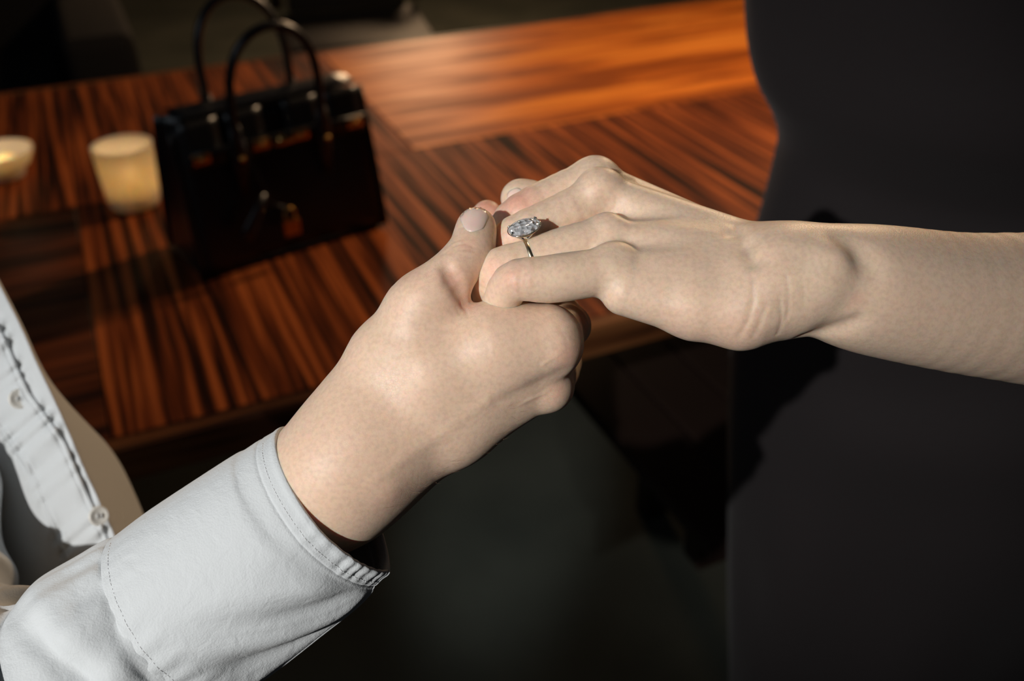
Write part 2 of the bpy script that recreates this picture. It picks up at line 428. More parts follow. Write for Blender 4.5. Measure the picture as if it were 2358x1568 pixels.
bq = TO + tu * .85 + tv * .155
bench = empty('bench', (bq.x, bq.y, 0), TA); tag(bench, 'dark wooden bench pushed under the near side of the table', 'bench')
for i in range(5):
    bm = bmesh.new(); bx(bm, (-.26 + i * .104, -.27, .425), (-.26 + i * .104 + .100, .27, .45), bev=.004); to_obj('slat', bm, WD, bench, False)
for sy in (-1, 1):
    bm = bmesh.new(); bx(bm, (-.25, sy * .22 - .02, .37), (.25, sy * .22 + .02, .425), bev=.003); to_obj('rail', bm, WD, bench, False)
    for lx in (-.02, .23):
        bm = bmesh.new(); bx(bm, (lx - .025, sy * .22 - .021, 0), (lx + .025, sy * .22 + .021, .371), bev=.004); to_obj('leg', bm, WD, bench, False)

# ---------------------------------------------------------------- chairs beyond the table (dark, out of focus)
BLK = simple('black_leather_seat', srgb(26, 22, 20), 0.6)
def chair(loc, rz, label):
    c = empty('dining_chair', loc, rz); tag(c, label, 'chair')
    bm = bmesh.new(); bx(bm, (-.25, -.24, .40), (.25, .24, .48), bev=.02); to_obj('seat', bm, BLK, c)
    bm = bmesh.new(); pts = []
    n = 14
    for i in range(n + 1):
        a = math.pi * i / n; pts.append((-.25 * math.cos(a), .22 + .03 * math.sin(a), .50 + .26 * math.sin(a) ** .6))
    tube(bm, pts, .022, 8); to_obj('back_frame', bm, WD, c)
    bm = bmesh.new(); bx(bm, (-.21, .215, .48), (.21, .245, .66), bev=.01); to_obj('backrest', bm, BLK, c)
    for sx in (-1, 1):
        for sy in (-1, 1):
            bm = bmesh.new(); bx(bm, (sx * .21 - .018, sy * .20 - .018, 0), (sx * .21 + .018, sy * .20 + .018, .41), bev=.003); to_obj('leg', bm, WD, c, False)
    return c
chair((-0.52, 3.35, 0), 0.25, 'dark round backed chair behind the bag handles beyond the table')
sofa = empty('sofa', (-1.98, 2.56, 0), TA); tag(sofa, 'black sofa in deep shade beyond the far left of the table', 'sofa')
SOF = simple('dark_upholstery', srgb(12, 8, 7), 0.9)
for nm, lo, hi in (('seat_base', (-.9, -.35, .06), (.9, .45, .36)), ('seat_cushion', (-.72, -.38, .36), (-.01, .25, .50)), ('seat_cushion', (.01, -.38, .36), (.72, .25, .50)),
                   ('backrest', (-.9, .25, .36), (.9, .50, .92)), ('armrest', (-.92, -.36, .36), (-.73, .25, .66)), ('armrest', (.73, -.36, .36), (.92, .25, .66))):
    bm = bmesh.new(); bx(bm, lo, hi, bev=.035, seg=3); to_obj(nm, bm, SOF, sofa)
for sx in (-.84, .84):
    for sy in (-.28, .4):
        bm = bmesh.new(); bx(bm, (sx - .02, sy - .02, 0), (sx + .02, sy + .02, .065)); to_obj('foot', bm, WD, sofa, False)

# ---------------------------------------------------------------- candle glasses
def frosted():
    m, nt, b = nmat('frosted_glass')
    b.inputs['Base Color'].default_value = srgb(250, 234, 204); b.inputs['Roughness'].default_value = 0.55
    b.inputs['Transmission Weight'].default_value = 0.35; b.inputs['Subsurface Weight'].default_value = 0.6; b.inputs['Subsurface Scale'].default_value = 0.03
    b.inputs['Subsurface Radius'].default_value = (1, .7, .4); return m
FROST = frosted(); WAX = simple('candle_wax', srgb(250, 225, 170), 0.5, Subsurface_Weight=1.0, Subsurface_Scale=0.02)
mF, nt, b = nmat('candle_flame'); b.inputs['Base Color'].default_value = (0, 0, 0, 1); b.inputs['Emission Color'].default_value = (1, .62, .26, 1); b.inputs['Emission Strength'].default_value = 7
def candle(x, y, label, power, R0=.0375, R1=.042, H=.096, fx=0.0):
    c = empty('candle_glass', (x, y, .7501)); tag(c, label, 'candle', 'candle glasses on the table')
    bm = bmesh.new(); lathe(bm, [(R0 * .70, 0), (R0 * .88, .003), (R0 * .97, .010), (R0, .018), (R0 + (R1 - R0) * .5, H * .5), (R1, H - .004), (R1 + .0005, H), (R1 - .003, H), (R1 - .0045, H - .006), (R0 + (R1 - R0) * .5 - .004, H * .5), (R0 - .004, .014), (R0 * .7, .008), (.002, .007)], 40)
    to_obj('glass_cup', bm, FROST, c)
    bm = bmesh.new(); lathe(bm, [(.024, .0085), (.026, .012), (.027, .030), (.024, .032), (.004, .0305)], 32); w = to_obj('wax', bm, WAX, c)
    bm = bmesh.new(); lathe(bm, [(.0009, .029), (.0009, .040)], 8, (fx, 0, 0)); to_obj('wick', bm, WD, w)
    bm = bmesh.new(); lathe(bm, [(.0008, .0395), (.0045, .045), (.005, .051), (.003, .061), (.0003, .069)], 12, (fx, 0, 0)); to_obj('flame', bm, mF, c)
    l = bpy.data.lights.new('candle_light', 'POINT'); l.energy = power; l.color = (1, .72, .46); l.shadow_soft_size = .008
    o = bpy.data.objects.new('candle_light', l); COL.objects.link(o); o.parent = c; o.location = (0, 0, .056)
candle(-0.556, 1.312, 'frosted candle glass with a lit candle against the left side of the handbag', .09)
candle(-0.80, 1.425, 'shallow candle glass cut by the left edge of the photo', .06, .034, .052, .046, -.02)

# ---------------------------------------------------------------- handbag
def leather():
    m, nt, b = nmat('black_leather'); L = nt.links.new
    b.inputs['Base Color'].default_value = srgb(14, 15, 19); b.inputs['Roughness'].default_value = 0.36; b.inputs['Specular IOR Level'].default_value = 0.5; b.inputs['Coat Weight'].default_value = 0.12; b.inputs['Coat Roughness'].default_value = 0.2
    tc = node(nt, 'ShaderNodeTexCoord'); vo = node(nt, 'ShaderNodeTexVoronoi', i_Scale=420.0); L(tc.outputs['Object'], vo.inputs['Vector'])
    bp = node(nt, 'ShaderNodeBump', i_Strength=0.25, i_Distance=0.0006); L(vo.outputs[0], bp.inputs['Height']); L(bp.outputs[0], b.inputs['Normal']); return m
LEA = leather(); GOLD = simple('gold_metal', srgb(226, 176, 104), 0.28, 1.0)
BA = math.atan2(.155, .218)
bag = empty('handbag', (-.284, 1.153, .7502), BA); tag(bag, 'black leather handbag with two arched handles and a gold padlock', 'handbag')
# local: x along the front, y to the back, z up. front at y=0, depth .115 at the base, .05 at the top
BW, BH, BD = .268, .192, .125
def bag_pt(u, v, side):           # u 0..1 across, v 0..1 up, side 0 front / 1 back
    w = BW * (1 - .035 * v)
    y0 = .030 * v ** 1.3 + .004 * math.sin(u * math.pi); y1 = BD - .045 * v ** 1.3 - .004 * math.sin(u * math.pi)
    return Vector(((u - .5) * w, y0 if side == 0 else y1, .004 + BH * v))
def sheet(bm, fn_, nu, nv, th, yd):
    f = [[bm.verts.new(fn_(i / nu, j / nv)) for i in range(nu + 1)] for j in range(nv + 1)]
    g = [[bm.verts.new(fn_(i / nu, j / nv) + Vector((0, th * yd, 0))) for i in range(nu + 1)] for j in range(nv + 1)]
    for j in range(nv):
        for i in range(nu):
            bm.faces.new((f[j][i], f[j][i + 1], f[j + 1][i + 1], f[j + 1][i])); bm.faces.new((g[j][i], g[j + 1][i], g[j + 1][i + 1], g[j][i + 1]))
    for j in range(nv):
        bm.faces.new((f[j][0], f[j + 1][0], g[j + 1][0], g[j][0])); bm.faces.new((f[j][nu], g[j][nu], g[j + 1][nu], f[j + 1][nu]))
    for i in range(nu):
        bm.faces.new((f[0][i], g[0][i], g[0][i + 1], f[0][i + 1])); bm.faces.new((f[nv][i], f[nv][i + 1], g[nv][i + 1], g[nv][i]))
bm = bmesh.new(); sheet(bm, lambda u, v: bag_pt(u, v, 0), 14, 12, .0035, 1); body_ = to_obj('front_panel', bm, LEA, bag)
bm = bmesh.new(); sheet(bm, lambda u, v: bag_pt(u, v, 1), 14, 12, .0035, -1); to_obj('back_panel', bm, LEA, bag)
bm = bmesh.new(); bx(bm, (-BW / 2, .002, .003), (BW / 2, BD - .002, .009), bev=.002); to_obj('base', bm, LEA, bag)
for sx in (-1, 1):
    bm = bmesh.new(); n = 12; fr = []; m_ = 8
    for j in range(n + 1):
        v = j / n; a = bag_pt(0 if sx < 0 else 1, v, 0); b_ = bag_pt(0 if sx < 0 else 1, v, 1); row = []
        for i in range(m_ + 1):
            t = i / m_; q = a.lerp(b_, t); q.x -= sx * (.004 + .030 * v ** 1.5 * math.sin(math.pi * t)); row.append(bm.verts.new(q))
        fr.append(row)
    for j in range(n):
        for i in range(m_): bm.faces.new((fr[j][i], fr[j][i + 1], fr[j + 1][i + 1], fr[j + 1][i]))
    g = to_obj('gusset', bm, LEA, bag); md = g.modifiers.new('thick', 'SOLIDIFY'); md.thickness = .003
    for yy in (0, 1):             # corner piping
        bm = bmesh.new(); tube(bm, [bag_pt(0 if sx < 0 else 1, v / 8, yy) for v in range(9)], .0028, 8); to_obj('piping', bm, LEA, bag)
    for yy in (.014, BD - .014):
        bm = bmesh.new(); lathe(bm, [(.004, -.0001), (.006, .001), (.006, .003), (.003, .0045)], 12, (sx * (BW / 2 - .018), yy, 0)); to_obj('stud', bm, GOLD, bag)
# flap folded over the front with its three cut-outs
def flap_pt(u, v):
    q = bag_pt(u * .93 + .035, 1 - v * .28, 0); q.y -= .006; return q
def flap():
    bm = bmesh.new()
    def top(u, v):               # from the back panel over the mouth
        a = bag_pt(u * .93 + .035, 1, 1); b_ = flap_pt(u, 0); q = a.lerp(b_, v); q.z += .007 + .004 * math.sin(math.pi * v); return q
    sheet(bm, lambda u, v: top(u, 1 - v), 14, 6, .003, .2)
    for (u0, u1) in ((0, .20), (.245, .44), (.56, .755), (.80, 1)):
        sheet(bm, lambda u, v: flap_pt(u0 + (u1 - u0) * u, 1 - v) + Vector((0, 0, .004 * v)), 4, 6, .003, -1)
    return to_obj('flap', bm, LEA, bag)
flap()
# horizontal strap ends with gold plates and the turn lock
bm = bmesh.new(); tube(bm, [bag_pt(u, .80, 0) + Vector((0, -.0135, 0)) for u in (.06, .2, .35, .5, .65, .8, .97)], .0085, 8, .22, up=(0, 1, 0)); strap = to_obj('strap', bm, LEA, bag)
for u in (.10, .40, .61, .90):
    bm = bmesh.new(); q = bag_pt(u, .80, 0); bx(bm, (q.x - .011, q.y - .019, q.z - .0065), (q.x + .011, q.y - .0150, q.z + .0065), bev=.001); to_obj('strap_plate', bm, GOLD, strap)
    bm = bmesh.new(); tube(bm, [(q.x, q.y - .0185, q.z), (q.x, q.y - .022, q.z)], .003, 10, up=(0, 0, 1)); to_obj('stud', bm, GOLD, strap)
q = bag_pt(.5, .80, 0); bm = bmesh.new(); tube(bm, [(q.x, q.y - .014, q.z), (q.x, q.y - .026, q.z)], .006, 12, up=(0, 0, 1)); bx(bm, (q.x - .012, q.y - .030, q.z - .003), (q.x + .012, q.y - .026, q.z + .003), bev=.001); to_obj('turn_lock', bm, GOLD, bag)
# two arched handles
def handle(y, base_v, name='handle', lean=0.0):
    pts = []; n = 26; hw = .058; z0 = .004 + BH * base_v
    for i in range(n + 1):
        a = math.pi * i / n; k = math.sin(a)
        x = -hw * math.cos(a) * (1 + .10 * math.sin(a)); z = z0 + .052 + .112 * k ** .75 if 0 < i < n else z0 + .05
        pts.append((x, y + lean * k, z))
    pts = [(-hw, y, z0)] + pts + [(hw, y, z0)]
    bm = bmesh.new(); tube(bm, pts, .0058, 10, up=(0, 1, 0)); h = to_obj(name, bm, LEA, bag)
    for sx in (-1, 1):
        bm = bmesh.new(); tube(bm, [(sx * hw, y - .001, z0 + .055), (sx * hw, y - .001, z0 + .03), (sx * hw, y - .001, z0 + .008), (sx * hw, y + .001, z0 - .042)], .010, 10, .4, up=(0, 1, 0), taper=lambda t: .55 + .6 * math.sin(math.pi * min(1, t * 1.1)) ** .7); to_obj('handle_tab', bm, LEA, h)
        bm = bmesh.new(); tube(bm, [(sx * hw, y - .008, z0 + .012), (sx * hw, y - .0115, z0 + .012)], .0035, 10, up=(0, 0, 1)); to_obj('rivet', bm, GOLD, h)
handle(.004, .70, lean=-.012); handle(BD - .035, .78, lean=.012)
# clochette on its lace, padlock
bm = bmesh.new(); tube(bm, [(-.056, -.004, .185), (-.052, -.012, .15), (-.040, -.016, .11), (-.034, -.018, .085)], .0016, 8); lace = to_obj('lace', bm, LEA, bag)
bm = bmesh.new(); tube(bm, [(-.042, -.018, .104), (-.054, -.021, .086), (-.070, -.022, .064), (-.077, -.022, .052)], .0095, 10, .45, up=(0, 1, 0), taper=lambda t: .45 + .55 * min(1, t * 1.6)); to_obj('clochette', bm, LEA, bag)
bm = bmesh.new(); bx(bm, (-.025, -.024, .040), (-.003, -.016, .062), bev=.0015); lock = to_obj('padlock', bm, GOLD, bag, False)
bm = bmesh.new(); tube(bm, [(-.021, -.020, .061), (-.021, -.020, .072), (-.017, -.020, .077), (-.011, -.020, .077), (-.007, -.020, .072), (-.007, -.020, .061)], .0016, 8); to_obj('shackle', bm, GOLD, lock)
bm = bmesh.new(); tube(bm, [(-.034, -.017, .090), (-.024, -.019, .082), (-.014, -.020, .078)], .0015, 8); to_obj('lace_end', bm, LEA, lace)
# ================================================================== WOMAN
w_fore = chain([(3000, 800, -6.5, 226), (2700, 755, -4.9, 206), (2420, 716, -3.2, 179), (2212, 698, -2.2, 161), (2050, 674, -1.4, 152), (1969, 660, -1.0, 143), (1887, 643, -.7, 127), (1806, 640, -.5, 124)])
shoulder = world2cam((0.47, 0.66, 1.36))
w_fore += [cap(P(3000, 800, -6.5), shoulder, RP(226, -6.5), 4.3)]
w_palm = [cap(P(1422, 625, -.45), P(1800, 665, -.6), RP(54), RP(92)),
          cap(P(1440, 670, -.2), P(1600, 702, -.3), RP(58), RP(76)),
          cap(P(1600, 702, -.3), P(1705, 712, -.3), RP(76), RP(88)),
          cap(P(1705, 708, -.3), P(1760, 690, -.5), RP(92), RP(80)),
          cap(P(1412, 545, -1.5), P(1795, 628, -1.1), RP(54), RP(88)),
          cap(P(1392, 455, -2.85), P(1785, 614, -1.8), RP(56), RP(84)),
          cap(P(1378, 422, -4.2), P(1775, 620, -3.0), RP(52), RP(76)),
          cap(P(1480, 640, -3.0), P(1700, 650, -2.6), RP(80), RP(100)),
          cap(P(1520, 570, -4.8), P(1730, 650, -3.8), RP(56), RP(70))]
w_knuck = [(P(1412, 613, -.35), RP(56)), (P(1402, 540, -1.5), RP(54)), (P(1380, 442, -2.7), RP(58, -2.7)), (P(1368, 417, -4.1), RP(57, -4))]
w_little = chain([(1420, 620, -.35, 52), (1330, 634, -.1, 55), (1262, 643, .05, 54), (1178, 652, 0, 46), (1152, 738, -1.7, 41), (1210, 770, -3.0, 36)])
w_ring = chain([(1405, 545, -1.5, 50), (1310, 572, -1.25, 52), (1222, 600, -1.1, 49), (1142, 628, -1.15, 47), (1138, 720, -3.0, 42), (1190, 770, -4.2, 36)])
w_mid = chain([(1385, 452, -2.8, 52), (1285, 502, -2.5, 51), (1166, 562, -2.35, 48), (1142, 650, -4.0, 42), (1190, 700, -5.6, 36)])
w_index = chain([(1372, 418, -4.1, 52), (1290, 450, -3.9, 50), (1182, 508, -3.7, 46.5), (1162, 590, -5.2, 42), (1200, 650, -6.2, 36)])
w_thumb = chain([(1520, 640, -4.9, 66), (1350, 540, -5.5, 52), (1262, 486, -5.6, 42), (1193, 455, -5.5, 38.5)])
W_GR = []; W_DENT = []
def f_woman(p):
    fa = ev(p, w_fore, 0.08)
    fp = ev(p, w_palm, 0.55)
    if fp.min() < 4:
        for c, r in w_knuck: fp = smin(fp, np.linalg.norm(p - c, axis=1) - r, 0.35)
        fp = smin(fp, ev(p, w_thumb, 0.5), 0.6)
    f = smin(fa, fp, 1.1)
    # head of the ulna
    f = smin(f, prim(p, cap(P(1896, 640, .62), P(1908, 612, .72), RP(54), RP(48))), 0.6)
    fing = None
    if len(p) > 40 and fp.min() > 7: return grooves(p, dents(p, f, W_DENT), W_GR)
    for ch in (w_little, w_ring, w_mid, w_index):
        g = ev(p, ch, 0.06)
        pip = ch[2 if ch is not w_little else 2]
        fing = g if fing is None else smin(fing, g, 0.05)
    f = smin(f, fing, 0.30)
    f = dents(p, f, W_DENT)
    return grooves(p, f, W_GR)
dents_w = [(1396, 474, .5, .14), (1440, 492, .5, .14), (1480, 505, .5, .08), (1335, 588, .35, .03), (1428, 585, .45, .10), (1470, 590, .5, .06),
           (1690, 535, .38, .14), (1716, 565, .40, .22), (1740, 600, .38, .16), (1985, 585, .5, .22), (2008, 625, .5, .14), (1940, 552, .5, .12), (1830, 600, .5, .08), (1990, 700, .8, .06),
           (1900, 762, .5, .14), (1950, 752, .5, .12), (1830, 700, .6, .05), (1345, 465, .35, .06), (1330, 412, .35, .03),
           (1560, 560, 1.0, -.04), (1690, 740, .9, -.04), (1180, 650, .4, -.03)]
add_dents(f_woman, W_DENT, dents_w)
add_grooves(f_woman, W_GR, [([(1733, 640), (1735, 690), (1722, 740), (1700, 775)], .10, .035), ([(1765, 700), (1748, 745), (1735, 775)], .10, .025),
                  ([(1812, 640), (1818, 690), (1812, 735)], .07, .022), ([(1850, 655), (1852, 700)], .06, .015),
                  ([(1795, 690), (1800, 740), (1790, 770)], .08, .025),
                  ([(1850, 774), (1890, 765), (1935, 750), (1975, 735)], .26, .10), ([(1770, 640), (1768, 700), (1776, 745)], .35, -.03),
                  ([(1690, 515), (1715, 560), (1738, 600)], .22, .06),
                  ([(1185, 628), (1178, 650), (1180, 672)], .05, .012), ([(1200, 625), (1194, 648), (1196, 670)], .05, .012), ([(1216, 628), (1211, 650)], .05, .008),
                  ([(1395, 725), (1421, 731)], .06, .03),
                  ([(1140, 600), (1150, 585)], .04, .01)])
# ================================================================== MAN
m_arm = chain([(700, 1150, -2.2, 150), (764, 1105, -1.9, 145), (815, 1052, -1.7, 143)])
m_arm += [cap(P(420, 1420, -3.2), P(700, 1150, -2.2), RP(172, -3.2), RP(150, -2.2))]
m_palm = [cap(P(800, 1062, -1.5), P(1268, 806, -.95), RP(128), RP(62)),
          cap(P(862, 935, -1.7), P(1000, 850, -1.3), RP(118), RP(112)),
          cap(P(1000, 850, -1.3), P(1140, 797, -1.0), RP(116), RP(92)),
          cap(P(1140, 788, -.9), P(1262, 774, -.85), RP(92), RP(76)),
          cap(P(800, 1075, -1.9), P(900, 826, -1.6), RP(128), RP(92)),
          cap(P(900, 826, -1.6), P(980, 706, -1.0), RP(92), RP(76)),
          cap(P(812, 1102, -2.2), P(1050, 982, -1.9), RP(120), RP(86)),
          cap(P(1050, 982, -1.9), P(1252, 885, -1.9), RP(86), RP(58)),
          cap(P(830, 1045, -3.6), P(1170, 870, -4.4), RP(106), RP(60)),
          cap(P(850, 1000, -4.6), P(1110, 850, -6.0), RP(110), RP(55))]
m_knuck = [(P(1268, 800, -.8), RP(62)), (P(1260, 888, -1.8), RP(60))]
m_index = chain([(1268, 800, -.95, 60), (1304, 752, -2.9, 51), (1306, 742, -4.8, 46), (1225, 640, -6.8, 42), (1150, 545, -6.6, 37), (1122, 496, -6.0, 35)])
m_mid = chain([(1262, 888, -2.0, 57), (1288, 812, -6.6, 48), (1210, 700, -8.6, 43), (1180, 620, -8.2, 36)])
m_ring = chain([(1180, 885, -4.4, 55), (1240, 830, -8.4, 46), (1170, 740, -9.8, 40), (1150, 680, -9.4, 35)])
m_little = chain([(1110, 855, -6.0, 50), (1150, 810, -9.3, 40), (1110, 740, -10.2, 36)])
m_thumb = chain([(965, 716, -1.0, 80), (1008, 668, -.75, 66), (1050, 620, -.9, 54), (1084, 578, -1.25, 52), (1093, 545, -1.55, 48), (1097, 522, -1.75, 44.5)])
M_GR = []; M_DENT = []
def f_man(p):
    fa = ev(p, m_arm, 0.1)
    fp = ev(p, m_palm, 0.85)
    for c, r in m_knuck: fp = smin(fp, np.linalg.norm(p - c, axis=1) - r, 0.3)
    f = smin(fa, fp, 1.5)
    ft = ev(p, m_thumb, 0.08)
    f = smin(f, ft, 0.55)
    fing = ev(p, m_index, 0.08)
    for ch in (m_mid, m_ring, m_little): fing = smin(fing, ev(p, ch, 0.08), 0.06)
    f = smin(f, fing, 0.35)
    f = dents(p, f, M_DENT)
    return grooves(p, f, M_GR)
dents_m = [(1028, 618, .24, .18), (1042, 642, .28, .34), (1058, 668, .26, .26), (1068, 690, .25, .10), (1290, 856, .35, .06), (1240, 885, .5, .06), (1190, 915, .6, .05),
           (1000, 770, .8, .05), (1330, 775, .4, .03), (945, 665, .6, -.05), (850, 720, .8, -.03), (1000, 1060, .9, .06), (900, 1130, .6, -.06),
           (1150, 800, 1.2, -.05), (1060, 960, 1.0, .04)]
add_dents(f_man, M_DENT, dents_m)
add_grooves(f_man, M_GR, [([(1020, 585), (1045, 566), (1070, 560), (1092, 570)], .045, .028), ([(1024, 596), (1050, 577), (1078, 574), (1090, 578)], .04, .022),
                  ([(1018, 577), (1045, 556), (1075, 551)], .04, .016), ([(1030, 604), (1058, 590), (1084, 588)], .05, .014),
                  ([(1044, 528), (1060, 524), (1082, 519), (1108, 522)], .045, .03),
                  ([(1060, 700), (1072, 712), (1078, 730)], .06, .03), ([(1050, 708), (1060, 722)], .05, .015), ([(1083, 694), (1110, 700), (1150, 704)], .06, .02),
                  ([(1150, 925), (1230, 885), (1300, 855)], .30, .035), ([(870, 705), (885, 690)], .05, .02), ([(782, 830), (792, 806)], .06, .02),
                  ([(1250, 840), (1290, 812)], .08, -.02), ([(1200, 930), (1255, 905)], .08, -.02),
                  ([(1278, 742), (1300, 770), (1308, 800)], .06, .010), ([(860, 1105), (1000, 1010), (1120, 925)], .25, -.03)])

HRES = 0.066
def body(fn, lo, hi, name, mat, spots, h=HRES):
    V, Q = grid_mesh(fn, lo, hi, h)
    me = mesh_np(name, cam2world(V), Q)
    flush_attr(me, V, spots)
    return link(name, me, mat)
def sp(fn, L):
    out = []; add_dents(fn, out, L); return out
def bounds(fn_prims, pad=0.6):
    lo = np.min([np.minimum(s[1] - s[3], s[2] - s[4]) for s in fn_prims], 0) - pad
    hi = np.max([np.maximum(s[1] + s[3], s[2] + s[4]) for s in fn_prims], 0) + pad
    return lo, hi
lo, hi = bounds(w_fore + w_palm + w_thumb + w_little + w_index + w_mid)
woman = body(f_woman, lo, hi, 'person', SKIN_W, sp(f_woman, [(1175, 640, .6, .5), (1140, 620, .45, .45), (1160, 545, .4, .3), (1185, 455, .9, .9), (1390, 395, .5, .1), (1690, 780, 1.2, .25), (1975, 690, .25, .35), (1560, 760, .9, .2), (1900, 640, .7, -.2)]))
tag(woman, 'person at the right in a black dress, bare forearm and hand reaching in', 'person')
lo, hi = bounds(m_arm + m_palm + m_thumb + m_index + m_mid + m_ring + m_little)
man = body(f_man, lo, hi, 'person', SKIN_M, sp(f_man, [(1040, 645, .5, .5), (1120, 470, .6, .9), (1100, 500, .6, .4), (1075, 565, .4, .35), (1070, 705, .5, .4), (1310, 820, .5, .4), (1345, 740, .6, .7), (1290, 900, .5, .3), (930, 640, .5, .2), (900, 1150, .8, .2)]))
tag(man, 'person at the left in a white shirt holding the other hand', 'person')
nail_mesh('fingernail', lambda p: ev(p, m_thumb, 0.08), (1081, 525), (1101, 480), 31, 15, NAIL, man, label='short pale pink thumbnail')
nail_mesh('fingernail', lambda p: ev(p, w_thumb, 0.5), (1216, 470), (1176, 448), 22, 15, NAIL, woman, dome=0.02)

# ---------------------------------------------------------------- ring
RGM = simple('pale_gold', srgb(244, 224, 188), 0.28, 1.0); PLAT = simple('platinum_claw', srgb(200, 198, 196), 0.15, 1.0)
mD, nt, b = nmat('diamond'); b.inputs['Base Color'].default_value = (.97, .98, 1.0, 1); b.inputs['Roughness'].default_value = 0.05; b.inputs['IOR'].default_value = 2.3; b.inputs['Transmission Weight'].default_value = 0.55
tc = node(nt, 'ShaderNodeTexCoord'); vo = node(nt, 'ShaderNodeTexVoronoi', i_Scale=520.0); nt.links.new(tc.outputs['Object'], vo.inputs['Vector'])
bp = node(nt, 'ShaderNodeBump', i_Strength=1.0, i_Distance=0.0016); nt.links.new(vo.outputs['Distance'], bp.inputs['Height']); nt.links.new(bp.outputs[0], b.inputs['Normal'])
fax = P(1405, 545, -1.5) - P(1152, 624, -1.1); fax[:] = P(1290, 578, -1.2) - P(1185, 612, -1.1); fax /= np.linalg.norm(fax)
fc = P(1221, 600, -1.12); fr = RP(49) + 0.015
up = np.array([-.12, .76, .64]); up -= fax * (up @ fax); up /= np.linalg.norm(up); sd = np.cross(fax, up)
def c2w(q): return Vector(cam2world(np.array(q)))
ring = empty('ring', c2w(fc)); tag(ring, 'engagement ring with a large oval diamond on a slim band', 'ring')
ring_inv = Matrix.Translation(-ring.location)
def ring_obj(name, bm, mat, parent=None, smooth=True):
    for v in bm.verts: v.co = c2w((v.co.x, v.co.y, v.co.z)) - ring.location
    return to_obj(name, bm, mat, parent or ring, smooth)
bm = bmesh.new(); n = 72; prof = [(-.08, .0), (-.06, .05), (0, .075), (.06, .05), (.08, .0), (.06, -.02), (-.06, -.02)]; R_ = []
for i in range(n):
    a = 2 * math.pi * i / n; dr = up * math.cos(a) + sd * math.sin(a); k = 1.0 + .35 * min(1, abs(a if a < math.pi else 2 * math.pi - a) / 1.0)
    R_.append([bm.verts.new(fc + fax * (x * k) + dr * (fr + y)) for x, y in prof])
for i in range(n):
    A, B = R_[i], R_[(i + 1) % n]
    for j in range(7): bm.faces.new((A[j], A[(j + 1) % 7], B[(j + 1) % 7], B[j]))
bmesh.ops.recalc_face_normals(bm, faces=bm.faces); ring_obj('band', bm, RGM)
sc_ = P(1207, 522, -.62) ; sn = np.array([-.16, .66, .73]); sn /= np.linalg.norm(sn)
sa = np.array([-75., -33., 0]) * -1; sa = np.array([.90, .42, .0]); sa -= sn * (sa @ sn); sa /= np.linalg.norm(sa); sb = np.cross(sn, sa)
LA, LB = .60, .43
def sp_(r, a, z): return sc_ + sa * (LA * r * math.cos(a)) + sb * (LB * r * math.sin(a)) + sn * z
bm = bmesh.new(); N8 = 16; rings_ = []
for (r, z, off, n_) in ((.56, .13, 0, 8), (.80, .085, .5, 8), (1.0, .015, 0, 16), (1.0, -.015, 0, 16), (.55, -.21, 0, 8), (.03, -.38, 0, 8)):
    rings_.append([bm.verts.new(sp_(r, 2 * math.pi * (i + off) / n_ + (math.pi / 16 if n_ == 16 else 0) * 0, z)) for i in range(n_)])
T, M1, G0, G1, PV, CU = rings_
bm.faces.new(T)
for i in range(8):
    j = (i + 1) % 8; g = (2 * i) % 16; g1 = (2 * i + 1) % 16; g2 = (2 * i + 2) % 16
    bm.faces.new((T[i], M1[i], T[j])); bm.faces.new((T[j], M1[i], G0[g2], M1[j]) if False else (T[j], M1[i], G0[g2]))
    bm.faces.new((T[i], G0[g], M1[i])); bm.faces.new((M1[i], G0[g], G0[g1])); bm.faces.new((M1[i], G0[g1], G0[g2]))
    bm.faces.new((G1[g], PV[i], G1[g1])); bm.faces.new((G1[g1], PV[i], PV[j])); bm.faces.new((G1[g1], PV[j], G1[g2]))
    bm.faces.new((PV[i], CU[i], CU[j], PV[j]))
for i in range(16): bm.faces.new((G0[i], G1[i], G1[(i + 1) % 16], G0[(i + 1) % 16]))
bm.faces.new(CU[::-1]); bmesh.ops.recalc_face_normals(bm, faces=bm.faces)
stone = ring_obj('diamond', bm, mD, smooth=False)
base_pt = fc + up * (fr + .04)
for a in (28, 152, 208, 332, 90, 270):
    if a in (90, 270): continue
    a = math.radians(a); o0 = sp_(1.02, a, .0)
    bm = bmesh.new(); tube(bm, [base_pt * .55 + sp_(.3, a, -.36) * .45, sp_(.72, a, -.20), sp_(1.03, a, -.03), sp_(1.03, a, .035), sp_(.90, a, .085)], .034, 8, taper=lambda t: .9 + .35 * (t > .8)); ring_obj('claw', bm, PLAT)
bm = bmesh.new(); tube(bm, [sp_(.74, 2 * math.pi * i / 32, -.19) for i in range(32)], .022, 8, closed=True); ring_obj('gallery', bm, RGM)
bm = bmesh.new(); tube(bm, [sp_(1.035, 2 * math.pi * i / 40, -.035) for i in range(40)], .017, 8, closed=True); ring_obj('rim', bm, PLAT)

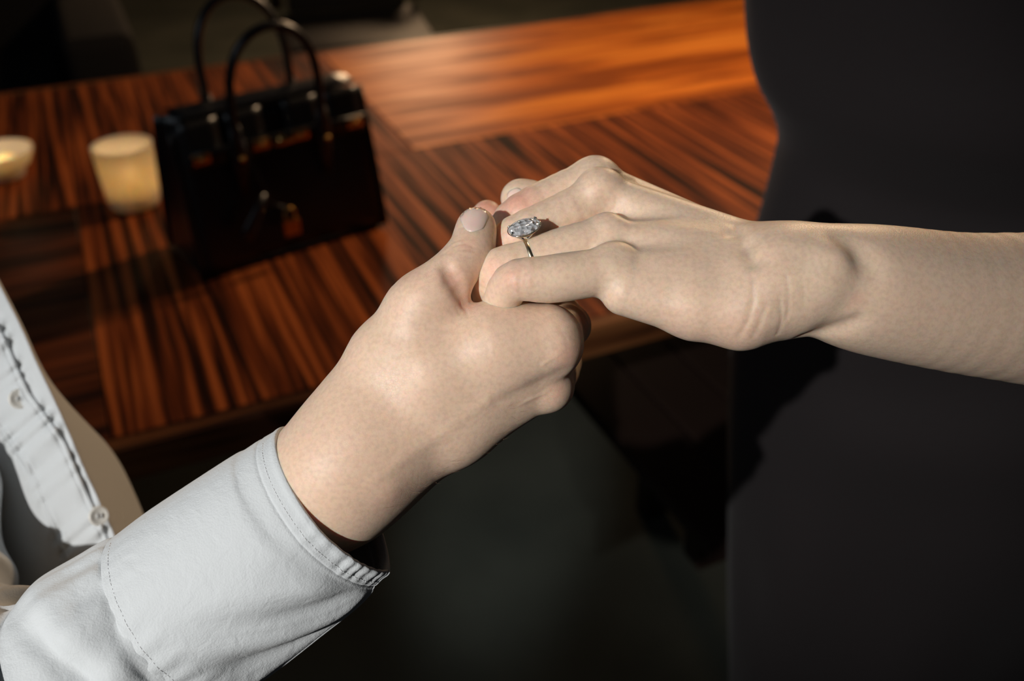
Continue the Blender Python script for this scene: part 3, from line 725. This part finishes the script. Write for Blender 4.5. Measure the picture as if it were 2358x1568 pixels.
# ---------------------------------------------------------------- the man's shirt (cuff, sleeve, front with placket and buttons)
def vnoise(seed, n=40, dims=2):
    r = np.random.default_rng(seed); k = r.normal(size=(n, dims)); ph = r.uniform(0, 6.283, n); return k, ph
def wav(x, y, fx, fy, seed, n=10):
    k, ph = vnoise(seed, n); s_ = 0
    for i in range(n): s_ = s_ + np.sin(x * fx * (1 + .5 * k[i, 0]) + y * fy * (1 + .5 * k[i, 1]) + ph[i])
    return s_ / math.sqrt(n)
def loft(stations, ns, nt, disp, lens=lambda s: 0 * s):
    """stations: (px, py, dz, half width px, half depth cm); returns grid of camera-frame points; theta 0 = up-left side, 90 = towards camera"""
    A = np.array([list(P(x, y, z)) + [RP(r, z), rd] for x, y, z, r, rd in stations])
    E = np.vstack([2 * A[0] - A[1], A, 2 * A[-1] - A[-2]]); pts = []; m = len(stations) - 1
    for q in np.linspace(0, m, ns):
        i = min(int(q), m - 1) + 1; t = q - (i - 1)
        pts.append(0.5 * (2 * E[i] + (E[i + 1] - E[i - 1]) * t + (2 * E[i - 1] - 5 * E[i] + 4 * E[i + 1] - E[i + 2]) * t * t + (3 * E[i] - E[i - 1] - 3 * E[i + 1] + E[i + 2]) * t ** 3))
    pts = np.array(pts); tan = np.gradient(pts[:, :3], axis=0); L = np.linalg.norm(tan, axis=1, keepdims=True); tan /= L
    sl = np.concatenate([[0], np.cumsum(np.linalg.norm(np.diff(pts[:, :3], axis=0), axis=1))])
    th = np.linspace(0, 2 * np.pi, nt, endpoint=False)
    e2 = np.array([0, 0, 1.0])[None] - tan * tan[:, 2:3]; e2 /= np.linalg.norm(e2, axis=1, keepdims=True)
    e1 = np.cross(tan, e2)
    sg, tg = np.meshgrid(sl, th, indexing='ij')
    d, sh = disp(sg, tg)
    rr = pts[:, 3][:, None] + d; rz = (pts[:, 4][:, None] + d) * np.abs(np.sin(tg) + 1e-9) ** np.where(np.cos(tg) < 0, lens(sg), 0)
    G = pts[:, None, :3] + e1[:, None] * (rr * np.cos(tg))[..., None] + e2[:, None] * (rz * np.sin(tg))[..., None] + tan[:, None] * sh[..., None]
    return G
def grid_quads(ns, nt, closed):
    q = []
    for i in range(ns - 1):
        for j in range(nt if closed else nt - 1):
            k = (j + 1) % nt; q.append((i * nt + j, i * nt + k, (i + 1) * nt + k, (i + 1) * nt + j))
    return q
def cloth_obj(name, G, closed, parent, mat=None, thick=.0006):
    ns, nt = G.shape[:2]; me = mesh_np(name, cam2world(G.reshape(-1, 3)), grid_quads(ns, nt, closed))
    o = link(name, me, mat or SHIRT, parent); md = o.modifiers.new('thick', 'SOLIDIFY'); md.thickness = thick; md.offset = 0; return o
def bump1(x, c, w): return np.exp(-((x - c) / w) ** 2)
def sstep(x, a, b): t = np.clip((x - a) / (b - a), 0, 1); return t * t * (3 - 2 * t)
CLENS = lambda s: .7 + 0 * s
# cuff: starts at the hand side
CUFF = [(771, 1152, -1.72, 206, 2.52), (724, 1187, -1.84, 214, 2.7), (682, 1222, -1.95, 223, 3.0), (595, 1285, -2.1, 229, 3.15), (480, 1366, -2.3, 233, 3.3), (394, 1424, -2.4, 228, 3.35)]
def cuff_disp(s, t):
    deg = np.degrees(t)
    low = np.exp(-((deg - 140) / 34) ** 2)            # lower, camera-facing side: wrinkled
    d = .08 * wav(s, t, 1.1, 2.2, 3) * low
    diag = np.sin((t * 5.2 + s * 1.05) * 1.6 + .6 * wav(s, t, .8, 1.5, 8)) ; d += .20 * np.sign(diag) * np.abs(diag) ** 1.2 * low * (1 - sstep(deg, 154, 172)) * sstep(s, .9, 1.9) * (1 - sstep(s, 5.6, 7.0))
    rad = np.sin(t * 38 + 1.6 * np.sin(t * 5.3) + .8 * np.sin(t * 11)); wr = np.exp(-((deg - 130) / 36) ** 2)
    d += .042 * (rad + .6 * wav(s, t, 1.5, 18, 31)) * wr * (1 - sstep(s, .55, 1.15)) * (.5 + .5 * np.cos((s - .35) * 4))
    d += -.035 * bump1(s, .78, .06) - .016 * (1 - bump1(s, .78, .3)) * 0
    d += -.02 * bump1(deg, 176, 1.6) + .03 * bump1(deg, 183, 4)
    d += .03 * np.sin(t * 30 + 2 * wav(s, t, .6, 2, 5)) * np.exp(-((deg - 110) / 55) ** 2) * sstep(s, 6.0, 7.3)
    d += .04 * bump1(s, .10, .14)
    sh = .16 * np.sin(t) * (1 - sstep(s, 0, 6))
    return d, sh
G = loft(CUFF, 260, 420, cuff_disp, CLENS)
edge = G[:1].copy(); c0 = G[0].mean(0); inner = [c0 + (edge - c0) * k + (G[8].mean(0) - c0) * a for k, a in ((.975, -.05), (.965, .4), (.96, 3.0))]
Gc = np.concatenate([inner[2], inner[1], inner[0], G], 0)
cuff = cloth_obj('cuff', Gc, True, man); cuff['label'] = 'turned white cotton cuff open at the wrist'
SLV = [(440, 1392, -2.35, 222, 3.2), (394, 1424, -2.4, 226, 3.3), (350, 1455, -2.4, 238, 3.6), (270, 1525, -2.3, 262, 4.0), (190, 1600, -2.2, 262, 4.2), (60, 1668, -2.4, 296, 4.6), (-110, 1650, -6, 290, 4.8), (-215, 1500, -11.0, 270, 4.2), (-250, 1250, -14.5, 255, 3.6), (-300, 950, -16.5, 250, 3.4), (-370, 600, -18, 245, 3.4), (-420, 200, -19, 245, 3.4)]
def slv_disp(s, t):
    deg = np.degrees(t)
    d = .10 * np.sin(t * 17 + 2.0 * np.sin(t * 2.3) + .5 * wav(s, t, 1.0, 1.0, 12)) * np.exp(-((s - 1.6) / 1.9) ** 2) * (np.exp(-((deg - 75) / 80) ** 2)) * sstep(s, .7, 1.4)
    d += .10 * wav(s, t, .55, 1.6, 21) * sstep(s, 1.2, 4)
    d += .20 * np.sin(s * .9 + t * 2.2) * sstep(s, 3, 6)
    d += -.32 * np.exp(-((s - 3.3 - .9 * np.cos(t * 1.0 + .4)) / .42) ** 2) * np.exp(-((deg - 75) / 45) ** 2) + .22 * np.exp(-((s - 2.3 - .9 * np.cos(t * 1.0 + .4)) / .8) ** 2) * np.exp(-((deg - 75) / 50) ** 2)
    return d, 0 * s
G = loft(SLV, 300, 300, slv_disp, lambda s: .7 * (1 - sstep(s, .8, 6)))
sleeve = cloth_obj('sleeve', G, True, man)
# stitch rows on the cuff
def on_cuff(s, deg, lift=.02):
    A = loft(CUFF, 260, 420, cuff_disp, CLENS); return A
GA = loft(CUFF, 260, 420, cuff_disp, CLENS)
def cuff_pt(a, deg):
    i = int(np.clip(a, 0, 1) * 259); j = int(deg / 360 * 420) % 420
    p = GA[i, j]; n_ = np.cross(GA[min(i + 1, 259), j] - GA[max(i - 1, 0), j], GA[i, (j + 1) % 420] - GA[i, j - 1]); n_ /= np.linalg.norm(n_)
    c = GA[i].mean(0); n_ = n_ if n_ @ (p - c) > 0 else -n_
    return p + n_ * .035
bm = bmesh.new()
for deg in np.arange(20, 176, 1.25):
    for a in (.105, .968):
        q0, q1 = cuff_pt(a, deg), cuff_pt(a, deg + .7); tube(bm, [Vector(cam2world(q0)), Vector(cam2world(q1))], .00018, 4)
o = to_obj('stitching', bm, THREAD, cuff, False); o['kind'] = 'stuff'

# shirt front
AX0 = P(0, 650, -16.0); ridge_px = [(-120, 420), (-60, 545), (0, 659), (53, 761), (82, 834), (116, 902), (160, 999), (192, 1080), (240, 1180), (290, 1300), (340, 1420), (380, 1600)]
ext = [4, 4, 5, 5, 6, 12, 46, 82, 84, 80, 75, 75]           # how far the shaded flank shows beyond the ridge, px
nv, nu = 300, 240
rp = np.array(ridge_px, float); tt = np.linspace(0, len(rp) - 1, nv)
rx = np.interp(tt, range(len(rp)), rp[:, 0]); ry = np.interp(tt, range(len(rp)), rp[:, 1]); ex = np.interp(tt, range(len(rp)), ext)
ker = np.ones(31) / 31; pad = lambda a: np.convolve(np.pad(a, 15, mode='edge'), ker, 'valid'); rx, ry, ex = pad(rx), pad(ry), pad(ex)
across = np.array([.845, -.53])
def front_pt(vi, w):
    """vi index along, w px offset across the placket direction (positive towards the table)"""
    e = ex[vi]; q = np.array([rx[vi], ry[vi]]) + across * w
    dz = -15.6 - 1.6 * (abs(w) / 260) ** 1.6 if w < 0 else -15.6 - 7.0 * (w / max(e, 6)) ** 1.35 * (.35 + e / 90)
    return q, dz
def pk_edge(i): return float(np.interp(ry[i], [880, 1010], [-44, -16]))
def pucker_dapple(i, w):  # cloth puckers, shaped to stand in for dappled shadow on the placket
    r_ = pk_edge(i); u = (w - r_ + 106) / 106
    a = math.exp(-((u - .03) / .16) ** 2) + math.exp(-((u - .97) / .16) ** 2) + (.30 if 0 < u < 1 else .30 * math.exp(-(min(abs(u), abs(u - 1)) / .12) ** 2))
    return .20 * min(a, 1) * math.sin(i * .50 + u * 3.4 + math.sin(i * .17) * 1.5) * (.6 + .4 * math.sin(i * .093))
G = np.zeros((nv, nu, 3))
for i in range(nv):
    e = ex[i]; ws = np.concatenate([np.linspace(-420, 0, nu - 50), np.linspace(0, e, 51)[1:]])
    for j, w in enumerate(ws):
        q, dz = front_pt(i, w)
        pu = pucker_dapple(i, w)
        fold = .22 * math.sin(i * .06 + w * .028) * (1 if w < -110 else .2)
        G[i, j] = P(q[0], q[1], float(dz) + pu + fold)
cloth_obj('shirt_front', G, False, man, thick=.0005)
# placket band
nb = 44; GB = np.zeros((nv, nb, 3))
for i in range(nv):
    for j in range(nb):
        u = j / (nb - 1); w = pk_edge(i) - 106 * (1 - u); q, dz = front_pt(i, w)
        pu = pucker_dapple(i, w) + .05 * math.sin(i * .21) * math.sin(math.pi * u)
        lift = .20 - .14 * (1 if j in (0, nb - 1) else 0) - .07 * (math.exp(-((u - .10) / .03) ** 2) + math.exp(-((u - .90) / .03) ** 2))
        GB[i, j] = P(q[0], q[1], float(dz) + pu + lift)
pk = cloth_obj('placket', GB, False, man, thick=.0012)
BTN = simple('pearl_button', srgb(225, 222, 214), 0.3)
for i, (px, py) in enumerate(((44, 918), (228, 1188), (-90, 690))):
    vi = int(np.argmin((rx + across[0] * -58 - px) ** 2 + (ry + across[1] * -58 - py) ** 2))
    j = int((58 - 14) / 92 * 0 + (106 - 58) / 92 * (nb - 1)); c = GB[vi, j]; c = P(px, py, c[2] + .16)
    nrm = np.cross(GB[min(vi + 6, nv - 1), j] - GB[vi - 6, j], GB[vi, j + 4] - GB[vi, j - 4]); nrm /= np.linalg.norm(nrm); nrm = nrm if nrm[2] > 0 else -nrm
    nrm = nrm * .5 + np.array([.8, .1, .35]); nrm /= np.linalg.norm(nrm); e1 = np.cross(nrm, [0, 1, 0]); e1 /= np.linalg.norm(e1); e2 = np.cross(nrm, e1)
    bm = bmesh.new(); rings_ = []
    for r, z in ((.02, -.06), (.46, -.06), (.52, -.02), (.52, .05), (.44, .09), (.35, .03), (.02, .02)):
        rings_.append([bm.verts.new(Vector(cam2world(c + (e1 * math.cos(a) + e2 * math.sin(a)) * r + nrm * z))) for a in np.linspace(0, 2 * math.pi, 28, endpoint=False)])
    for A, B in zip(rings_[:-1], rings_[1:]):
        for j2 in range(28): bm.faces.new((A[j2], A[(j2 + 1) % 28], B[(j2 + 1) % 28], B[j2]))
    bm.faces.new(rings_[0][::-1]); bm.faces.new(rings_[-1]); bmesh.ops.recalc_face_normals(bm, faces=bm.faces)
    bt = to_obj('button', bm, BTN, pk)
    bm = bmesh.new()
    for sx in (-.1, .1): tube(bm, [Vector(cam2world(c + e1 * sx + e2 * -.12 + nrm * .06)), Vector(cam2world(c + e1 * sx + nrm * .085)), Vector(cam2world(c + e1 * sx + e2 * .12 + nrm * .06))], .0004, 6)
    to_obj('button_thread', bm, THREAD, pk)

# ---------------------------------------------------------------- the woman's black dress
YC, XC = 0.72, 0.47
def on_plane(px, py, Y):
    d = CAM.to_3x3() @ Vector(((px - CX) / F, -(py - CY) / F, -1)); t = Y / d.y; q = d * t; return q.x, q.z + 1.35
sil = [on_plane(x, y, YC) for x, y in ((1722, -260), (1718, -80), (1722, 60), (1732, 160), (1764, 245), (1812, 300), (1795, 380), (1757, 500), (1715, 640), (1688, 800), (1680, 1000), (1680, 1250), (1682, 1568), (1684, 2100))]
zs = np.array([z for x, z in sil])[::-1]; xs = np.array([x for x, z in sil])[::-1]
nz, nt_ = 220, 260; zz = np.linspace(.12, zs[-1], nz); hw = XC - np.interp(zz, zs, xs)
k9 = np.ones(9) / 9; hw = np.convolve(np.pad(hw, 4, mode='edge'), k9, 'valid')
th = np.linspace(0, 2 * np.pi, nt_, endpoint=False); V = np.zeros((nz, nt_, 3))
for i, z in enumerate(zz):
    low = np.clip((1.0 - z) / .6, 0, 1)
    fold = (.010 * np.sin(th * 9 + 1.2 * np.sin(z * 5)) * low + .004 * np.sin(th * 5 + z * 22))
    drape = .006 * np.sin(z * 46 + 3.2 * np.cos(th - 2.6)) * np.exp(-((z - .98) / .16) ** 2)
    fx = np.clip(-np.cos(th), 0, 1) ** 6
    r = 1 + 0 * th
    V[i, :, 0] = XC + (hw[i] + (fold + drape) * (1 - fx)) * np.cos(th); V[i, :, 1] = YC + (hw[i] * .62 + fold + drape) * np.sin(th); V[i, :, 2] = z
me = mesh_np('dress', V.reshape(-1, 3), grid_quads(nz, nt_, True)); dress = link('dress', me, DRESS, woman)
md = dress.modifiers.new('thick', 'SOLIDIFY'); md.thickness = .0015
bm = bmesh.new(); tube(bm, [(XC + (hw[0]) * math.cos(a) * 1.0, YC + hw[0] * .62 * math.sin(a), zz[0]) for a in np.linspace(0, 2 * math.pi, 60, endpoint=False)], .004, 6, closed=True); to_obj('hem', bm, DRESS, dress)

# ---------------------------------------------------------------- fine hairs on the man's forearm and knuckle
HAIR = simple('fine_hair', srgb(150, 120, 95), 0.6)
bm = bmesh.new()
def surf(px, py):
    q, ok = snap_vec(f_man, [(px, py)]); return q[0] if ok[0] else None
for _ in range(46):
    t = RNG.uniform(0, 1); off = RNG.uniform(-2, 26) if t < .8 else RNG.uniform(0, 60)
    px = 872 + (1235 - 872) * t - .56 * off; py = 1200 + (958 - 1200) * t - .83 * off
    q = surf(px, py)
    if q is None: continue
    g_ = grad(f_man, q[None])[0]; dr = np.array([.8, -.15, .1]) + RNG.normal(0, .35, 3); dr -= g_ * (dr @ g_) * .8; dr /= np.linalg.norm(dr); l_ = RNG.uniform(.15, .38)
    pts = [q + dr * l_ * k + g_ * (.03 + l_ * .35 * k * (1.3 - k)) for k in (0, .33, .66, 1)]
    tube(bm, [Vector(cam2world(p_)) for p_ in pts], .00003, 3, taper=lambda t_: 1.1 - .8 * t_)
o = to_obj('arm_hair', bm, HAIR, man); o['kind'] = 'stuff'
